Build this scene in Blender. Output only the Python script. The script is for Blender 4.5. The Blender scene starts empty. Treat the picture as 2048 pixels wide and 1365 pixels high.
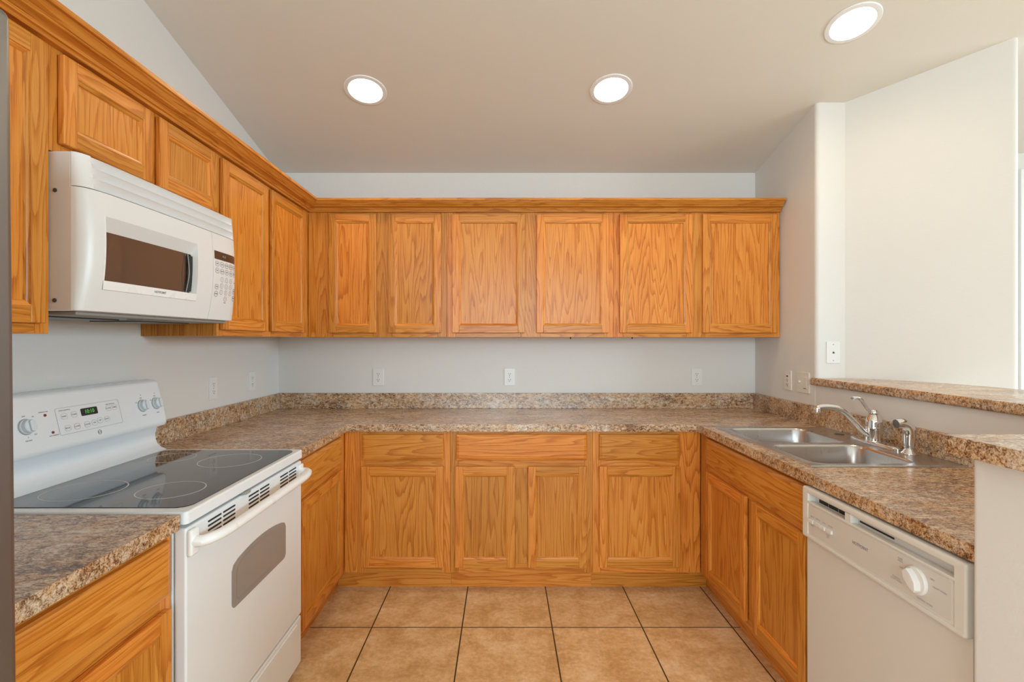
import bpy, bmesh, math, random
from mathutils import Matrix, Vector
random.seed(7)
R = math.radians
SC = bpy.context.scene
COL = SC.collection

# ------------------------------------------------------------------ camera, world, light, exposure
cam_d = bpy.data.cameras.new('camera')
cam = bpy.data.objects.new('camera', cam_d); COL.objects.link(cam)
cam.location = (0, 0, 1.37); cam.rotation_euler = (R(90), 0, 0)
cam_d.sensor_width = 36; cam_d.lens = 36 * 1000 / 2048
cam_d.shift_x = 17 / 2048; cam_d.shift_y = -2.5 / 2048
cam_d.clip_start = 0.02
SC.camera = cam
SC.view_settings.view_transform = 'Standard'
SC.view_settings.look = 'None'
SC.view_settings.exposure = 0.42
SC.view_settings.gamma = 1
SC.view_settings.use_curve_mapping = False

world = bpy.data.worlds.new('daylight'); SC.world = world
world.use_nodes = True
bg = world.node_tree.nodes['Background']
bg.inputs[0].default_value = (0.75, 0.88, 1.0, 1); bg.inputs[1].default_value = 1.2

REAR_POWER, SIDE_POWER, LEFT_POWER, LAMP_L = 205.0, 275.0, 38.0, 40.0
def area_light(name, loc, rot, sx, sy, power, col):
    d = bpy.data.lights.new(name, 'AREA'); d.shape = 'RECTANGLE'; d.size = sx; d.size_y = sy
    d.energy = power; d.color = col
    o = bpy.data.objects.new(name, d); COL.objects.link(o)
    o.location = loc; o.rotation_euler = rot
    return o
# daylight through the patio door behind the camera and the dining window on the right, plus an added fill lamp on the left
area_light('daylight_patio', (0.2, -4.40, 2.20), (R(70), 0, 0), 3.8, 2.4, REAR_POWER, (0.70, 0.885, 1.0))
area_light('daylight_dining', (5.60, 0.4, 2.40), (R(64), 0, R(90)), 2.8, 2.0, SIDE_POWER, (0.69, 0.875, 1.0))
area_light('left_fill', (-1.80, -1.7, 1.5), (R(90), 0, R(-90)), 2.0, 1.8, LEFT_POWER, (1.0, 0.93, 0.83))  # added lamp out of view, brightens the right cabinets; no known window there

# ------------------------------------------------------------------ materials
def new_mat(name):
    m = bpy.data.materials.new(name); m.use_nodes = True
    nt = m.node_tree; b = nt.nodes['Principled BSDF']
    return m, nt, b
def nd(nt, t, **kw):
    n = nt.nodes.new(t)
    for k, v in kw.items():
        setattr(n, k, v)
    return n
def ramp(nt, stops, interp='LINEAR'):
    n = nt.nodes.new('ShaderNodeValToRGB'); cr = n.color_ramp; cr.interpolation = interp
    while len(cr.elements) < len(stops): cr.elements.new(0.5)
    for e, (p, c) in zip(cr.elements, stops):
        e.position = p; e.color = (*c, 1) if len(c) == 3 else c
    return n
def math_n(nt, op, a, b=None, clamp=False):
    n = nt.nodes.new('ShaderNodeMath'); n.operation = op; n.use_clamp = clamp
    for i, v in enumerate((a, b)):
        if v is None: continue
        if isinstance(v, (int, float)): n.inputs[i].default_value = v
        else: nt.links.new(v, n.inputs[i])
    return n.outputs[0]
def mixc(nt, fac, a, b, mode='MIX'):
    n = nt.nodes.new('ShaderNodeMix'); n.data_type = 'RGBA'; n.blend_type = mode
    for s, v in ((n.inputs[0], fac), (n.inputs[6], a), (n.inputs[7], b)):
        if isinstance(v, (int, float)): s.default_value = v
        elif isinstance(v, tuple): s.default_value = (*v, 1)
        else: nt.links.new(v, s)
    return n.outputs[2]
def noise(nt, vec, scale, detail=3, rough=0.55, dist=0.0):
    n = nt.nodes.new('ShaderNodeTexNoise')
    n.inputs['Scale'].default_value = scale; n.inputs['Detail'].default_value = detail
    n.inputs['Roughness'].default_value = rough; n.inputs['Distortion'].default_value = dist
    if vec is not None: nt.links.new(vec, n.inputs['Vector'])
    return n.outputs['Fac']
def bump(nt, b, h, strength, dist):
    n = nt.nodes.new('ShaderNodeBump'); n.inputs['Strength'].default_value = strength
    n.inputs['Distance'].default_value = dist
    nt.links.new(h, n.inputs['Height']); nt.links.new(n.outputs[0], b.inputs['Normal'])

def plain(name, col, rough=0.4, metal=0.0, spec=0.5, coat=0.0, wear=0.0):
    """a smooth finish with a faint procedural unevenness"""
    m, nt, b = new_mat(name)
    b.inputs['Base Color'].default_value = (*col, 1)
    b.inputs['Roughness'].default_value = rough; b.inputs['Metallic'].default_value = metal
    b.inputs['Specular IOR Level'].default_value = spec; b.inputs['Coat Weight'].default_value = coat
    g = nd(nt, 'ShaderNodeNewGeometry')
    f = noise(nt, g.outputs['Position'], 14, 3)
    mr = nd(nt, 'ShaderNodeMapRange'); mr.inputs[3].default_value = rough * 0.92; mr.inputs[4].default_value = rough * 1.08
    nt.links.new(f, mr.inputs[0]); nt.links.new(mr.outputs[0], b.inputs['Roughness'])
    return m
def glow(name, col, strength):
    m, nt, b = new_mat(name)
    b.inputs['Base Color'].default_value = (*col, 1)
    b.inputs['Emission Color'].default_value = (*col, 1); b.inputs['Emission Strength'].default_value = strength
    return m

def make_oak(name, light, mid, dark, rough=0.36):
    m, nt, b = new_mat(name); L = nt.links
    uv = nd(nt, 'ShaderNodeUVMap'); uv.uv_map = 'grain'
    sp = nd(nt, 'ShaderNodeSeparateXYZ'); L.new(uv.outputs[0], sp.inputs[0])
    u, v = sp.outputs[0], sp.outputs[1]
    bid = math_n(nt, 'FLOOR', math_n(nt, 'ADD', math_n(nt, 'DIVIDE', u, 10.0), 0.5))
    ul = math_n(nt, 'SUBTRACT', u, math_n(nt, 'MULTIPLY', bid, 10.0))
    def vec(su, sv, k):
        c = nd(nt, 'ShaderNodeCombineXYZ')
        L.new(math_n(nt, 'MULTIPLY', ul, su), c.inputs[0]); L.new(math_n(nt, 'MULTIPLY', v, sv), c.inputs[1])
        L.new(math_n(nt, 'MULTIPLY', bid, k), c.inputs[2]); return c.outputs[0]
    wn = nd(nt, 'ShaderNodeTexWhiteNoise'); wn.noise_dimensions = '1D'; L.new(bid, wn.inputs['W'])
    n1 = noise(nt, vec(8.5, 0.62, 3.71), 1.0, 2.2, 0.42, 0.15)
    wob = noise(nt, vec(45, 4.0, 1.37), 1.0, 3, 0.6)
    ring = math_n(nt, 'ADD', math_n(nt, 'MULTIPLY', n1, 21.0), math_n(nt, 'MULTIPLY', wob, 1.0))
    fr = math_n(nt, 'FRACT', ring)
    band = ramp(nt, [(0.0, (0.15,) * 3), (0.12, (0.0,) * 3), (0.55, (0.25,) * 3), (0.86, (0.85,) * 3), (0.95, (0.9,) * 3), (1.0, (0.15,) * 3)])
    L.new(fr, band.inputs[0])
    pores = noise(nt, vec(230, 5.0, 5.3), 1.0, 3, 0.7)
    pr = ramp(nt, [(0.42, (0,) * 3), (0.68, (1,) * 3)]); L.new(pores, pr.inputs[0])
    big = noise(nt, vec(5.0, 0.7, 9.1), 1.0, 2)
    fac = math_n(nt, 'ADD', math_n(nt, 'MULTIPLY', band.outputs[0], 0.54), math_n(nt, 'MULTIPLY', pr.outputs[0], 0.36))
    fac = math_n(nt, 'ADD', fac, math_n(nt, 'MULTIPLY', math_n(nt, 'SUBTRACT', big, 0.5), 0.5), clamp=True)
    cr = ramp(nt, [(0.0, light), (0.42, mid), (1.0, dark)]); L.new(fac, cr.inputs[0])
    hs = nd(nt, 'ShaderNodeHueSaturation')
    L.new(cr.outputs[0], hs.inputs['Color'])
    L.new(math_n(nt, 'ADD', math_n(nt, 'MULTIPLY', wn.outputs['Value'], 0.26), 0.87), hs.inputs['Value'])
    L.new(math_n(nt, 'ADD', math_n(nt, 'MULTIPLY', wn.outputs['Value'], -0.008), 0.501), hs.inputs['Hue'])
    L.new(hs.outputs[0], b.inputs['Base Color'])
    b.inputs['Roughness'].default_value = rough
    b.inputs['Specular IOR Level'].default_value = 0.32
    b.inputs['Coat Weight'].default_value = 0.12; b.inputs['Coat Roughness'].default_value = 0.18
    bump(nt, b, fac, 0.12, 0.001)
    return m
OAK = make_oak('honey_oak', (0.72, 0.305, 0.050), (0.60, 0.208, 0.021), (0.29, 0.072, 0.005))

def make_laminate():
    m, nt, b = new_mat('speckled_laminate'); L = nt.links
    g = nd(nt, 'ShaderNodeNewGeometry'); P = g.outputs['Position']
    mp = nd(nt, 'ShaderNodeMapping'); mp.inputs['Scale'].default_value = (0.55, 1.0, 1.0); L.new(P, mp.inputs[0]); S = mp.outputs[0]
    n_big = noise(nt, S, 9, 4, 0.6, 0.6)
    n_mid = noise(nt, S, 88, 6, 0.72, 0.8)
    n_fine = noise(nt, S, 300, 4, 0.7)
    f = math_n(nt, 'ADD', math_n(nt, 'MULTIPLY', n_mid, 0.62), math_n(nt, 'MULTIPLY', n_fine, 0.38))
    f = math_n(nt, 'ADD', f, math_n(nt, 'MULTIPLY', math_n(nt, 'SUBTRACT', n_big, 0.5), 0.22))
    cr = ramp(nt, [(0.36, (0.030, 0.012, 0.006)), (0.425, (0.16, 0.072, 0.032)), (0.475, (0.375, 0.225, 0.122)),
                   (0.53, (0.59, 0.43, 0.285)), (0.61, (0.76, 0.635, 0.50))])
    L.new(f, cr.inputs[0])
    n_t = noise(nt, S, 16, 3, 0.6)
    tint = ramp(nt, [(0.40, (1.0, 0.86, 0.68)), (0.62, (0.96, 1.0, 1.06))]); L.new(n_t, tint.inputs[0])
    c = mixc(nt, 1.0, cr.outputs[0], tint.outputs[0], 'MULTIPLY')
    L.new(c, b.inputs['Base Color'])
    b.inputs['Roughness'].default_value = 0.24; b.inputs['Specular IOR Level'].default_value = 0.85
    bump(nt, b, n_fine, 0.05, 0.001)
    return m
LAMINATE = make_laminate()

def make_tile():
    m, nt, b = new_mat('ceramic_tile'); L = nt.links
    g = nd(nt, 'ShaderNodeNewGeometry')
    mp = nd(nt, 'ShaderNodeMapping'); mp.inputs['Location'].default_value = (0.1975 + 0.429 * 20, -2.38 + 0.429 * 20, 0)
    L.new(g.outputs['Position'], mp.inputs[0])
    br = nd(nt, 'ShaderNodeTexBrick'); br.offset = 0.0; br.squash = 1.0
    br.inputs['Scale'].default_value = 1.0; br.inputs['Mortar Size'].default_value = 0.0035
    br.inputs['Mortar Smooth'].default_value = 0.25; br.inputs['Brick Width'].default_value = 0.429
    br.inputs['Row Height'].default_value = 0.429; br.inputs['Bias'].default_value = 0.0
    br.inputs['Color1'].default_value = (0.92, 0.92, 0.92, 1); br.inputs['Color2'].default_value = (1.06, 1.06, 1.06, 1)
    br.inputs['Mortar'].default_value = (1, 1, 1, 1)
    L.new(mp.outputs[0], br.inputs['Vector'])
    n1 = noise(nt, g.outputs['Position'], 7, 6, 0.62, 0.3)
    n2 = noise(nt, g.outputs['Position'], 45, 5, 0.7)
    f = math_n(nt, 'ADD', math_n(nt, 'MULTIPLY', n1, 0.58), math_n(nt, 'MULTIPLY', n2, 0.42))
    cr = ramp(nt, [(0.30, (0.46, 0.255, 0.095)), (0.44, (0.62, 0.375, 0.165)), (0.53, (0.74, 0.49, 0.25)), (0.64, (0.84, 0.64, 0.41))])
    L.new(f, cr.inputs[0])
    c = mixc(nt, 1.0, cr.outputs[0], br.outputs['Color'], 'MULTIPLY')
    c = mixc(nt, br.outputs['Fac'], c, (0.060, 0.036, 0.018))
    L.new(c, b.inputs['Base Color'])
    b.inputs['Roughness'].default_value = 0.42
    h = math_n(nt, 'SUBTRACT', math_n(nt, 'MULTIPLY', n2, 0.15), br.outputs['Fac'])
    bump(nt, b, h, 0.35, 0.002)
    return m
TILE = make_tile()

def make_paint(name, col):
    m, nt, b = new_mat(name); L = nt.links
    g = nd(nt, 'ShaderNodeNewGeometry')
    n1 = noise(nt, g.outputs['Position'], 38, 3, 0.5, 0.4)
    rr = ramp(nt, [(0.45, (0,) * 3), (0.60, (1,) * 3)]); L.new(n1, rr.inputs[0])
    b.inputs['Base Color'].default_value = (*col, 1)
    b.inputs['Roughness'].default_value = 0.75; b.inputs['Specular IOR Level'].default_value = 0.3
    bump(nt, b, rr.outputs[0], 0.10, 0.0015)
    return m
WALL = make_paint('white_wall_paint', (0.745, 0.725, 0.685))
CEIL = make_paint('ceiling_paint', (0.75, 0.71, 0.64))

def make_steel(name, col, rough, axis_scale):
    m, nt, b = new_mat(name); L = nt.links
    tc = nd(nt, 'ShaderNodeTexCoord')
    mp = nd(nt, 'ShaderNodeMapping'); mp.inputs['Scale'].default_value = axis_scale; L.new(tc.outputs['Object'], mp.inputs[0])
    n1 = noise(nt, mp.outputs[0], 1.0, 3, 0.6)
    b.inputs['Base Color'].default_value = (*col, 1); b.inputs['Metallic'].default_value = 1.0
    mr = nd(nt, 'ShaderNodeMapRange'); mr.inputs[3].default_value = rough * 0.92; mr.inputs[4].default_value = rough * 1.08
    L.new(n1, mr.inputs[0]); L.new(mr.outputs[0], b.inputs['Roughness'])
    return m
STEEL = make_steel('brushed_steel', (0.56, 0.56, 0.56), 0.28, (60, 60, 6))
FRIDGE_STEEL = make_steel('fridge_steel', (0.27, 0.27, 0.265), 0.42, (6, 300, 6))
CHROME = plain('chrome', (0.82, 0.83, 0.85), 0.06, 1.0)
ENAMEL = plain('white_enamel', (0.83, 0.87, 0.89), 0.22, coat=0.3)
MW_WHITE = plain('white_plastic', (0.80, 0.80, 0.79), 0.32)
MW_PANEL = plain('bright_white_plastic', (0.88, 0.88, 0.87), 0.28)
BISQUE = plain('bisque_plastic', (0.72, 0.69, 0.63), 0.35)
BISQUE_DOOR = plain('bisque_enamel', (0.70, 0.665, 0.615), 0.30)
BISQUE_LIGHT = plain('pale_bisque_plastic', (0.76, 0.74, 0.70), 0.35)
BISQUE_INSET = plain('bisque_inset', (0.66, 0.625, 0.57), 0.38)
KNOB = plain('pale_knob_plastic', (0.74, 0.80, 0.83), 0.25)
GLASSTOP = plain('black_cooktop_glass', (0.012, 0.011, 0.011), 0.05, coat=0.4)
RINGMAT = plain('cooktop_print', (0.55, 0.54, 0.52), 0.3)
MW_GLASS = plain('brown_door_glass', (0.095, 0.058, 0.043), 0.10, spec=0.6, coat=0.4)
OVEN_GLASS = plain('grey_oven_glass', (0.30, 0.285, 0.265), 0.12, coat=0.4)
DARK = plain('dark_gap', (0.02, 0.02, 0.02), 0.6)
POCKET = plain('pocket_dark', (0.035, 0.038, 0.036), 0.65, spec=0.2)
DARKGREY = plain('dark_grey_plastic', (0.07, 0.075, 0.075), 0.35)
GREYMETAL = plain('grey_painted_metal', (0.33, 0.32, 0.30), 0.5)
PRINT = plain('grey_print', (0.16, 0.16, 0.17), 0.6)
PRINT_SOFT = plain('pale_grey_print', (0.36, 0.36, 0.36), 0.6)
PRINT_RED = plain('red_print', (0.45, 0.10, 0.08), 0.6)
RED = plain('red_indicator', (0.28, 0.02, 0.012), 0.25)
BROWN_DISPLAY = plain('brown_display', (0.075, 0.038, 0.026), 0.2)
GREEN = glow('green_digits', (0.10, 0.55, 0.06), 0.35)
PLATE = plain('white_plate_plastic', (0.80, 0.79, 0.76), 0.35)
IVORY = plain('ivory_plate_plastic', (0.78, 0.73, 0.64), 0.35)
TRIMWHITE = plain('white_trim_paint', (0.84, 0.84, 0.83), 0.35)
LENS = glow('lamp_lens', (1.0, 0.80, 0.56), LAMP_L)
def make_pane():
    m, nt, b = new_mat('window_pane'); out = nt.nodes['Material Output']
    t = nd(nt, 'ShaderNodeBsdfTransparent'); gl = nd(nt, 'ShaderNodeBsdfGlossy'); gl.inputs['Roughness'].default_value = 0.02
    mx = nd(nt, 'ShaderNodeMixShader'); mx.inputs[0].default_value = 0.08
    nt.links.new(t.outputs[0], mx.inputs[1]); nt.links.new(gl.outputs[0], mx.inputs[2]); nt.links.new(mx.outputs[0], out.inputs[0])
    return m
PANE = make_pane()

# ------------------------------------------------------------------ mesh helpers
I4 = Matrix.Identity(4)
FR = Matrix(((1, 0, 0, 0), (0, 0, -1, 0), (0, 1, 0, 0), (0, 0, 0, 1)))      # (a, b, out) -> (x, -out, z=b)
YZ = Matrix(((0, 0, 1, 0), (1, 0, 0, 0), (0, 1, 0, 0), (0, 0, 0, 1)))       # (a, b, c) -> (c, a, b)
XZ = Matrix(((1, 0, 0, 0), (0, 0, -1, 0), (0, 1, 0, 0), (0, 0, 0, 1)))

class MB:
    def __init__(s):
        s.bm = bmesh.new(); s.uv = s.bm.loops.layers.uv.new('grain'); s.mats = []
    def mi(s, m):
        if m not in s.mats: s.mats.append(m)
        return s.mats.index(m)
    def absorb(s, t, mat, grain='z', M=None):
        if M is not None: bmesh.ops.transform(t, matrix=M, verts=t.verts)
        bmesh.ops.recalc_face_normals(t, faces=t.faces)
        lay = t.loops.layers.uv.get('grain') or t.loops.layers.uv.new('grain')
        g = 'xyz'.index(grain); off = 10 * random.randint(0, 50); ov = random.uniform(0, 6)
        i = s.mi(mat)
        for f in t.faces:
            f.material_index = i
            n = [abs(c) for c in f.normal]; ax = n.index(max(n))
            rest = [k for k in (0, 1, 2) if k != ax and k != g]
            ac = rest[0]; al = g if ax != g else rest[-1]
            for l in f.loops:
                l[lay].uv = (l.vert.co[ac] + off, l.vert.co[al] + ov)
        me = bpy.data.meshes.new('t'); t.to_mesh(me); t.free()
        s.bm.from_mesh(me); bpy.data.meshes.remove(me)
        return s
    def box(s, x0, x1, y0, y1, z0, z1, mat, bevel=0.0, seg=2, grain='z', M=None):
        t = bmesh.new(); bmesh.ops.create_cube(t, size=1)
        for v in t.verts:
            v.co = (x0 + (v.co.x + .5) * (x1 - x0), y0 + (v.co.y + .5) * (y1 - y0), z0 + (v.co.z + .5) * (z1 - z0))
        if bevel: bmesh.ops.bevel(t, geom=t.edges[:], offset=bevel, segments=seg, profile=0.5, affect='EDGES', clamp_overlap=True)
        return s.absorb(t, mat, grain, M)
    def loft(s, loops, mat, closed=True, cap=True, grain='z', M=None):
        t = bmesh.new(); V = [[t.verts.new(p) for p in lp] for lp in loops]; n = len(loops[0])
        for a, b in zip(V, V[1:]):
            for i in range(n if closed else n - 1):
                j = (i + 1) % n
                t.faces.new((a[i], a[j], b[j], b[i]))
        if cap and closed: t.faces.new(V[0][::-1]); t.faces.new(V[-1])
        return s.absorb(t, mat, grain, M)
    def prism(s, poly, c0, c1, mat, M=None, bevel=0.0, seg=2, grain='z'):
        t = bmesh.new(); a = [t.verts.new((p[0], p[1], c0)) for p in poly]; b = [t.verts.new((p[0], p[1], c1)) for p in poly]; n = len(poly)
        for i in range(n):
            j = (i + 1) % n; t.faces.new((a[i], a[j], b[j], b[i]))
        t.faces.new(a[::-1]); fb = t.faces.new(b)
        if bevel:
            bmesh.ops.bevel(t, geom=[e for e in fb.edges], offset=bevel, segments=seg, profile=0.5, affect='EDGES', clamp_overlap=True)
        return s.absorb(t, mat, grain, M)
    def lathe(s, prof, mat, n=32, M=None, cap=True):
        loops = [[(r * math.cos(2 * math.pi * i / n), r * math.sin(2 * math.pi * i / n), z) for i in range(n)] for r, z in prof]
        return s.loft(loops, mat, True, cap, 'z', M)
    def ring(s, r0, r1, z0, z1, mat, n=48, M=None):
        prof = [(r0, z0), (r1, z0), (r1, z1), (r0, z1), (r0, z0)]
        loops = [[(r * math.cos(2 * math.pi * i / n), r * math.sin(2 * math.pi * i / n), z) for i in range(n)] for r, z in prof]
        t_loops = loops
        s.loft(t_loops, mat, True, False, 'z', M)
        return s
    def tube(s, pts, rad, mat, n=14, M=None, flat=None):
        P = [Vector(p) for p in pts]; loops = []
        prev = None
        for i, p in enumerate(P):
            d = (P[min(i + 1, len(P) - 1)] - P[max(i - 1, 0)]).normalized()
            if prev is None:
                up = Vector((0, 0, 1)) if abs(d.z) < 0.9 else Vector((0, 1, 0))
                a = d.cross(up).normalized()
            else: a = (prev - d * prev.dot(d)).normalized()
            prev = a; b = d.cross(a)
            r = rad[i] if isinstance(rad, (list, tuple)) else rad
            ra, rb = r if isinstance(r, tuple) else (r, r)
            loops.append([tuple(p + a * ra * math.cos(2 * math.pi * k / n) + b * rb * math.sin(2 * math.pi * k / n)) for k in range(n)])
        return s.loft(loops, mat, True, True, 'x', M)
    def mesh(s, me, mat, M):
        t = bmesh.new(); t.from_mesh(me); return s.absorb(t, mat, 'x', M)
    def text(s, body, size, mat, M, align='CENTER'):
        cu = bpy.data.curves.new('t', 'FONT'); cu.body = body; cu.size = size; cu.align_x = align; cu.align_y = 'CENTER'
        cu.extrude = 0.0001; cu.resolution_u = 3
        o = bpy.data.objects.new('t', cu); COL.objects.link(o)
        dg = bpy.context.evaluated_depsgraph_get()
        me = bpy.data.meshes.new_from_object(o.evaluated_get(dg))
        s.mesh(me, mat, M)
        bpy.data.objects.remove(o); bpy.data.curves.remove(cu); bpy.data.meshes.remove(me)
        return s
    def build(s, name, parent=None, angle=38, flat=True):
        bm = s.bm
        for f in bm.faces: f.smooth = True
        for e in bm.edges:
            if len(e.link_faces) == 2 and e.calc_face_angle(0) > R(angle): e.smooth = False
        me = bpy.data.meshes.new(name); bm.to_mesh(me); bm.free()
        for m in s.mats: me.materials.append(m)
        o = bpy.data.objects.new(name, me); COL.objects.link(o)
        if parent is not None: o.parent = parent
        if flat:
            wn = o.modifiers.new('flat_faces', 'WEIGHTED_NORMAL'); wn.keep_sharp = True; wn.weight = 80
        return o

def word(body, size, mat, M, parent, name='lettering'):
    k = MB(); k.text(body, size, mat, M); return k.build(name, parent, 38, False)

def thing(name, label, cat, loc=(0, 0, 0), rotz=0, group=None):
    o = bpy.data.objects.new(name, None); COL.objects.link(o); o.empty_display_size = 0.1
    o.location = loc; o.rotation_euler = (0, 0, R(rotz)); o['label'] = label; o['category'] = cat
    if group: o['group'] = group
    return o
def tag(o, label, cat, group=None):
    o['label'] = label; o['category'] = cat
    if group: o['group'] = group
    return o
def struct(o, label, cat):
    o['kind'] = 'structure'; o['label'] = label; o['category'] = cat
    return o
def copy_tree(o, parent=None):
    c = o.copy(); COL.objects.link(c)
    if parent is not None: c.parent = parent
    for ch in list(o.children): copy_tree(ch, c)
    return c
def rrect(x0, x1, y0, y1, r, n=6):
    pts = []
    for cx, cy, a0 in ((x1 - r, y1 - r, 0), (x0 + r, y1 - r, 90), (x0 + r, y0 + r, 180), (x1 - r, y0 + r, 270)):
        for k in range(n + 1):
            a = R(a0 + 90 * k / n); pts.append((cx + r * math.cos(a), cy + r * math.sin(a)))
    return pts
def T(x, y, z): return Matrix.Translation((x, y, z))
def cells_solid(xs, ys, inside, z0, z1):
    """solid slab from the grid cells for which inside(cx, cy); returns a bmesh"""
    t = bmesh.new(); vt, vb = {}, {}
    def V(d, i, j, z):
        if (i, j) not in d: d[(i, j)] = t.verts.new((xs[i], ys[j], z))
        return d[(i, j)]
    on = {(i, j) for i in range(len(xs) - 1) for j in range(len(ys) - 1) if inside((xs[i] + xs[i + 1]) / 2, (ys[j] + ys[j + 1]) / 2)}
    for (i, j) in on:
        q = [(i, j), (i + 1, j), (i + 1, j + 1), (i, j + 1)]
        t.faces.new([V(vt, *k, z1) for k in q]); t.faces.new([V(vb, *k, z0) for k in q][::-1])
        for (a, b, nb) in ((q[0], q[1], (i, j - 1)), (q[1], q[2], (i + 1, j)), (q[2], q[3], (i, j + 1)), (q[3], q[0], (i - 1, j))):
            if nb not in on: t.faces.new((V(vb, *a, z0), V(vb, *b, z0), V(vt, *b, z1), V(vt, *a, z1)))
    return t

# ------------------------------------------------------------------ the room
XL, XR, YB = -1.50, 1.676, 3.33
def ceil_z(y): return 2.482 + 0.245 * (YB - y)
RIDGE = 0.0
m = MB(); m.box(-1.7, 4.75, -3.6, 5.2, -0.12, 0.0, TILE)
struct(m.build('floor'), 'beige brown square ceramic tile floor with dark grout', 'floor')
zr = ceil_z(RIDGE)
m = MB(); m.prism([(5.2, ceil_z(5.2)), (5.2, ceil_z(5.2) + .15), (RIDGE, zr + .15), (-3.6, zr + .15), (-3.6, zr), (RIDGE, zr)], -1.7, 4.75, CEIL, YZ)
ceil_ob = struct(m.build('ceiling', None, 38, False), 'sloping vaulted ceiling with recessed lamps', 'ceiling')
m = MB(); m.box(-1.62, 1.80, YB, YB + .12, 0, 2.60, WALL)
struct(m.build('wall_back'), 'white wall behind the back run of cabinets', 'wall')
m = MB(); m.prism([(-.6, 0), (YB, 0), (YB, ceil_z(YB) + .03), (RIDGE, zr + .03), (-.6, zr + .03)], -1.62, XL, WALL, YZ)
for (a, b, z0, z1) in ((-3.6, -2.8, 0, 3.4), (-2.8, -.6, 0, .55), (-2.8, -.6, 2.45, 3.4)): m.box(-1.62, XL, a, b, z0, z1, WALL)  # gap between these pieces is made up to let the added left fill in
struct(m.build('wall_left'), 'white wall behind range and microwave', 'wall')
# right wall stub with its rounded corner and the angled wall running off it
def bull(pts, i, r, n=6):
    p0, p1, p2 = (Vector(pts[k % len(pts)]) for k in (i - 1, i, i + 1))
    a = p1 + (p0 - p1).normalized() * r; b = p1 + (p2 - p1).normalized() * r
    return [tuple((1 - t) ** 2 * a + 2 * t * (1 - t) * p1 + t * t * b) for t in [k / n for k in range(n + 1)]]
fp = [(XR, YB), (XR, 2.678), (1.829, 2.678), (2.328, 2.26), (2.41, 2.358), (1.90, 2.79), (1.90, YB)]
poly = [fp[0]] + bull(fp, 1, .022) + [fp[2]] + bull(fp, 3, .02) + bull(fp, 4, .02) + fp[5:]
m = MB(); m.prism(poly, 0, 3.2, WALL)
struct(m.build('wall_right'), 'right wall end with rounded corner and angled wall beyond it', 'wall')
# half walls carrying the raised bar
m = MB()
hp = [(XR, 2.676), (XR, 1.083), (1.013, 1.083), (1.013, 0.955), (1.79, 0.955), (1.79, 2.676)]
poly = [hp[0], hp[1]] + bull(hp, 2, .014) + bull(hp, 3, .014) + hp[4:]
m.prism(poly, 0, 1.126, WALL)
struct(m.build('wall_half'), 'white half wall under the raised bar beside the dishwasher', 'wall')
# far wall of the dining side with its window, rear and outer walls with daylight openings
m = MB()
for (a, b, z0, z1) in ((1.90, 3.21, 0, 3.0), (3.21, 4.6, 0, 0.5), (3.21, 4.6, 2.43, 3.0)): m.box(a, b, 3.12, 3.24, z0, z1, WALL)
struct(m.build('wall_dining'), 'far wall with a window beyond the angled wall', 'wall')
w = MB()
for (a, b, z0, z1) in ((3.21, 3.25, .5, 2.43), (4.55, 4.59, .5, 2.43), (3.25, 4.55, 2.39, 2.43), (3.25, 4.55, .5, .54), (3.88, 3.92, .54, 2.39)):
    w.box(a, b, 3.10, 3.20, z0, z1, TRIMWHITE, .004)
wo = struct(w.build('window_1'), 'white framed window at the right edge beyond the angled wall', 'window')
p = MB(); p.box(3.245, 4.555, 3.155, 3.16, .535, 2.395, PANE); p.build('pane', wo)
m = MB()
for (a, b, z0, z1) in ((-1.62, -1.58, 0, 3.4), (2.05, 4.75, 0, 3.4), (-1.62, 2.05, 2.5, 3.4), (-1.62, 2.05, 0, .3)): m.box(a, b, -3.6, -3.48, z0, z1, WALL)
struct(m.build('wall_rear'), 'wall behind the camera with a patio opening', 'wall')
m = MB()
for (a, b, z0, z1) in ((-3.6, -.85, 0, 3.4), (1.65, 5.2, 0, 3.4), (-.85, 1.65, 2.4, 3.4), (-.85, 1.65, 0, .62)): m.box(4.6, 4.72, a, b, z0, z1, WALL)
struct(m.build('wall_outer'), 'outer wall of the dining side with a window opening', 'wall')

# ------------------------------------------------------------------ recessed lamps
def lamp_at(px, py):
    dx, dz = (px - 1007) / 1000, (680 - py) / 1000
    Y = (ceil_z(0) - 1.37) / (dz + 0.245)
    return Vector((dx * Y, Y, 1.37 + dz * Y))
def cut_hole(pos):
    k = MB(); k.lathe([(.0885, -.02), (.0885, .065)], CEIL, 48); c = k.build('cutter', None, 38, False)
    c.location = pos; c.rotation_euler = (R(-13.77), 0, 0)
    md = ceil_ob.modifiers.new('hole', 'BOOLEAN'); md.operation = 'DIFFERENCE'; md.object = c; md.solver = 'EXACT'
    bpy.context.view_layer.update()
    me = bpy.data.meshes.new_from_object(ceil_ob.evaluated_get(bpy.context.evaluated_depsgraph_get()))
    ceil_ob.modifiers.clear(); ceil_ob.data = me; me.polygons.foreach_set('use_smooth', [False] * len(me.polygons)); bpy.data.objects.remove(c)
def make_lamp(label, pos):
    t = thing('recessed_light', label, 'ceiling light', pos, 0, 'recessed ceiling lights')
    t.rotation_euler = (R(-13.77), 0, 0)
    m = MB(); m.lathe([(0.0860, 0.0), (0.0865, -0.005), (0.093, -0.0055), (0.106, -0.004), (0.109, -0.0004), (0.0880, -0.0004), (0.0880, 0.060), (0.0850, 0.060), (0.0860, 0.0)], TRIMWHITE, 48, cap=False); m.build('trim_ring', t)
    m = MB(); m.lathe([(0.0845, 0.036), (0.0845, 0.030), (0.06, 0.0275), (0.02, 0.0265)], LENS, 40); m.build('lens', t)
    return t
l1 = make_lamp('round lit downlight above the left half of the back cabinets', lamp_at(731, 181))
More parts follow.
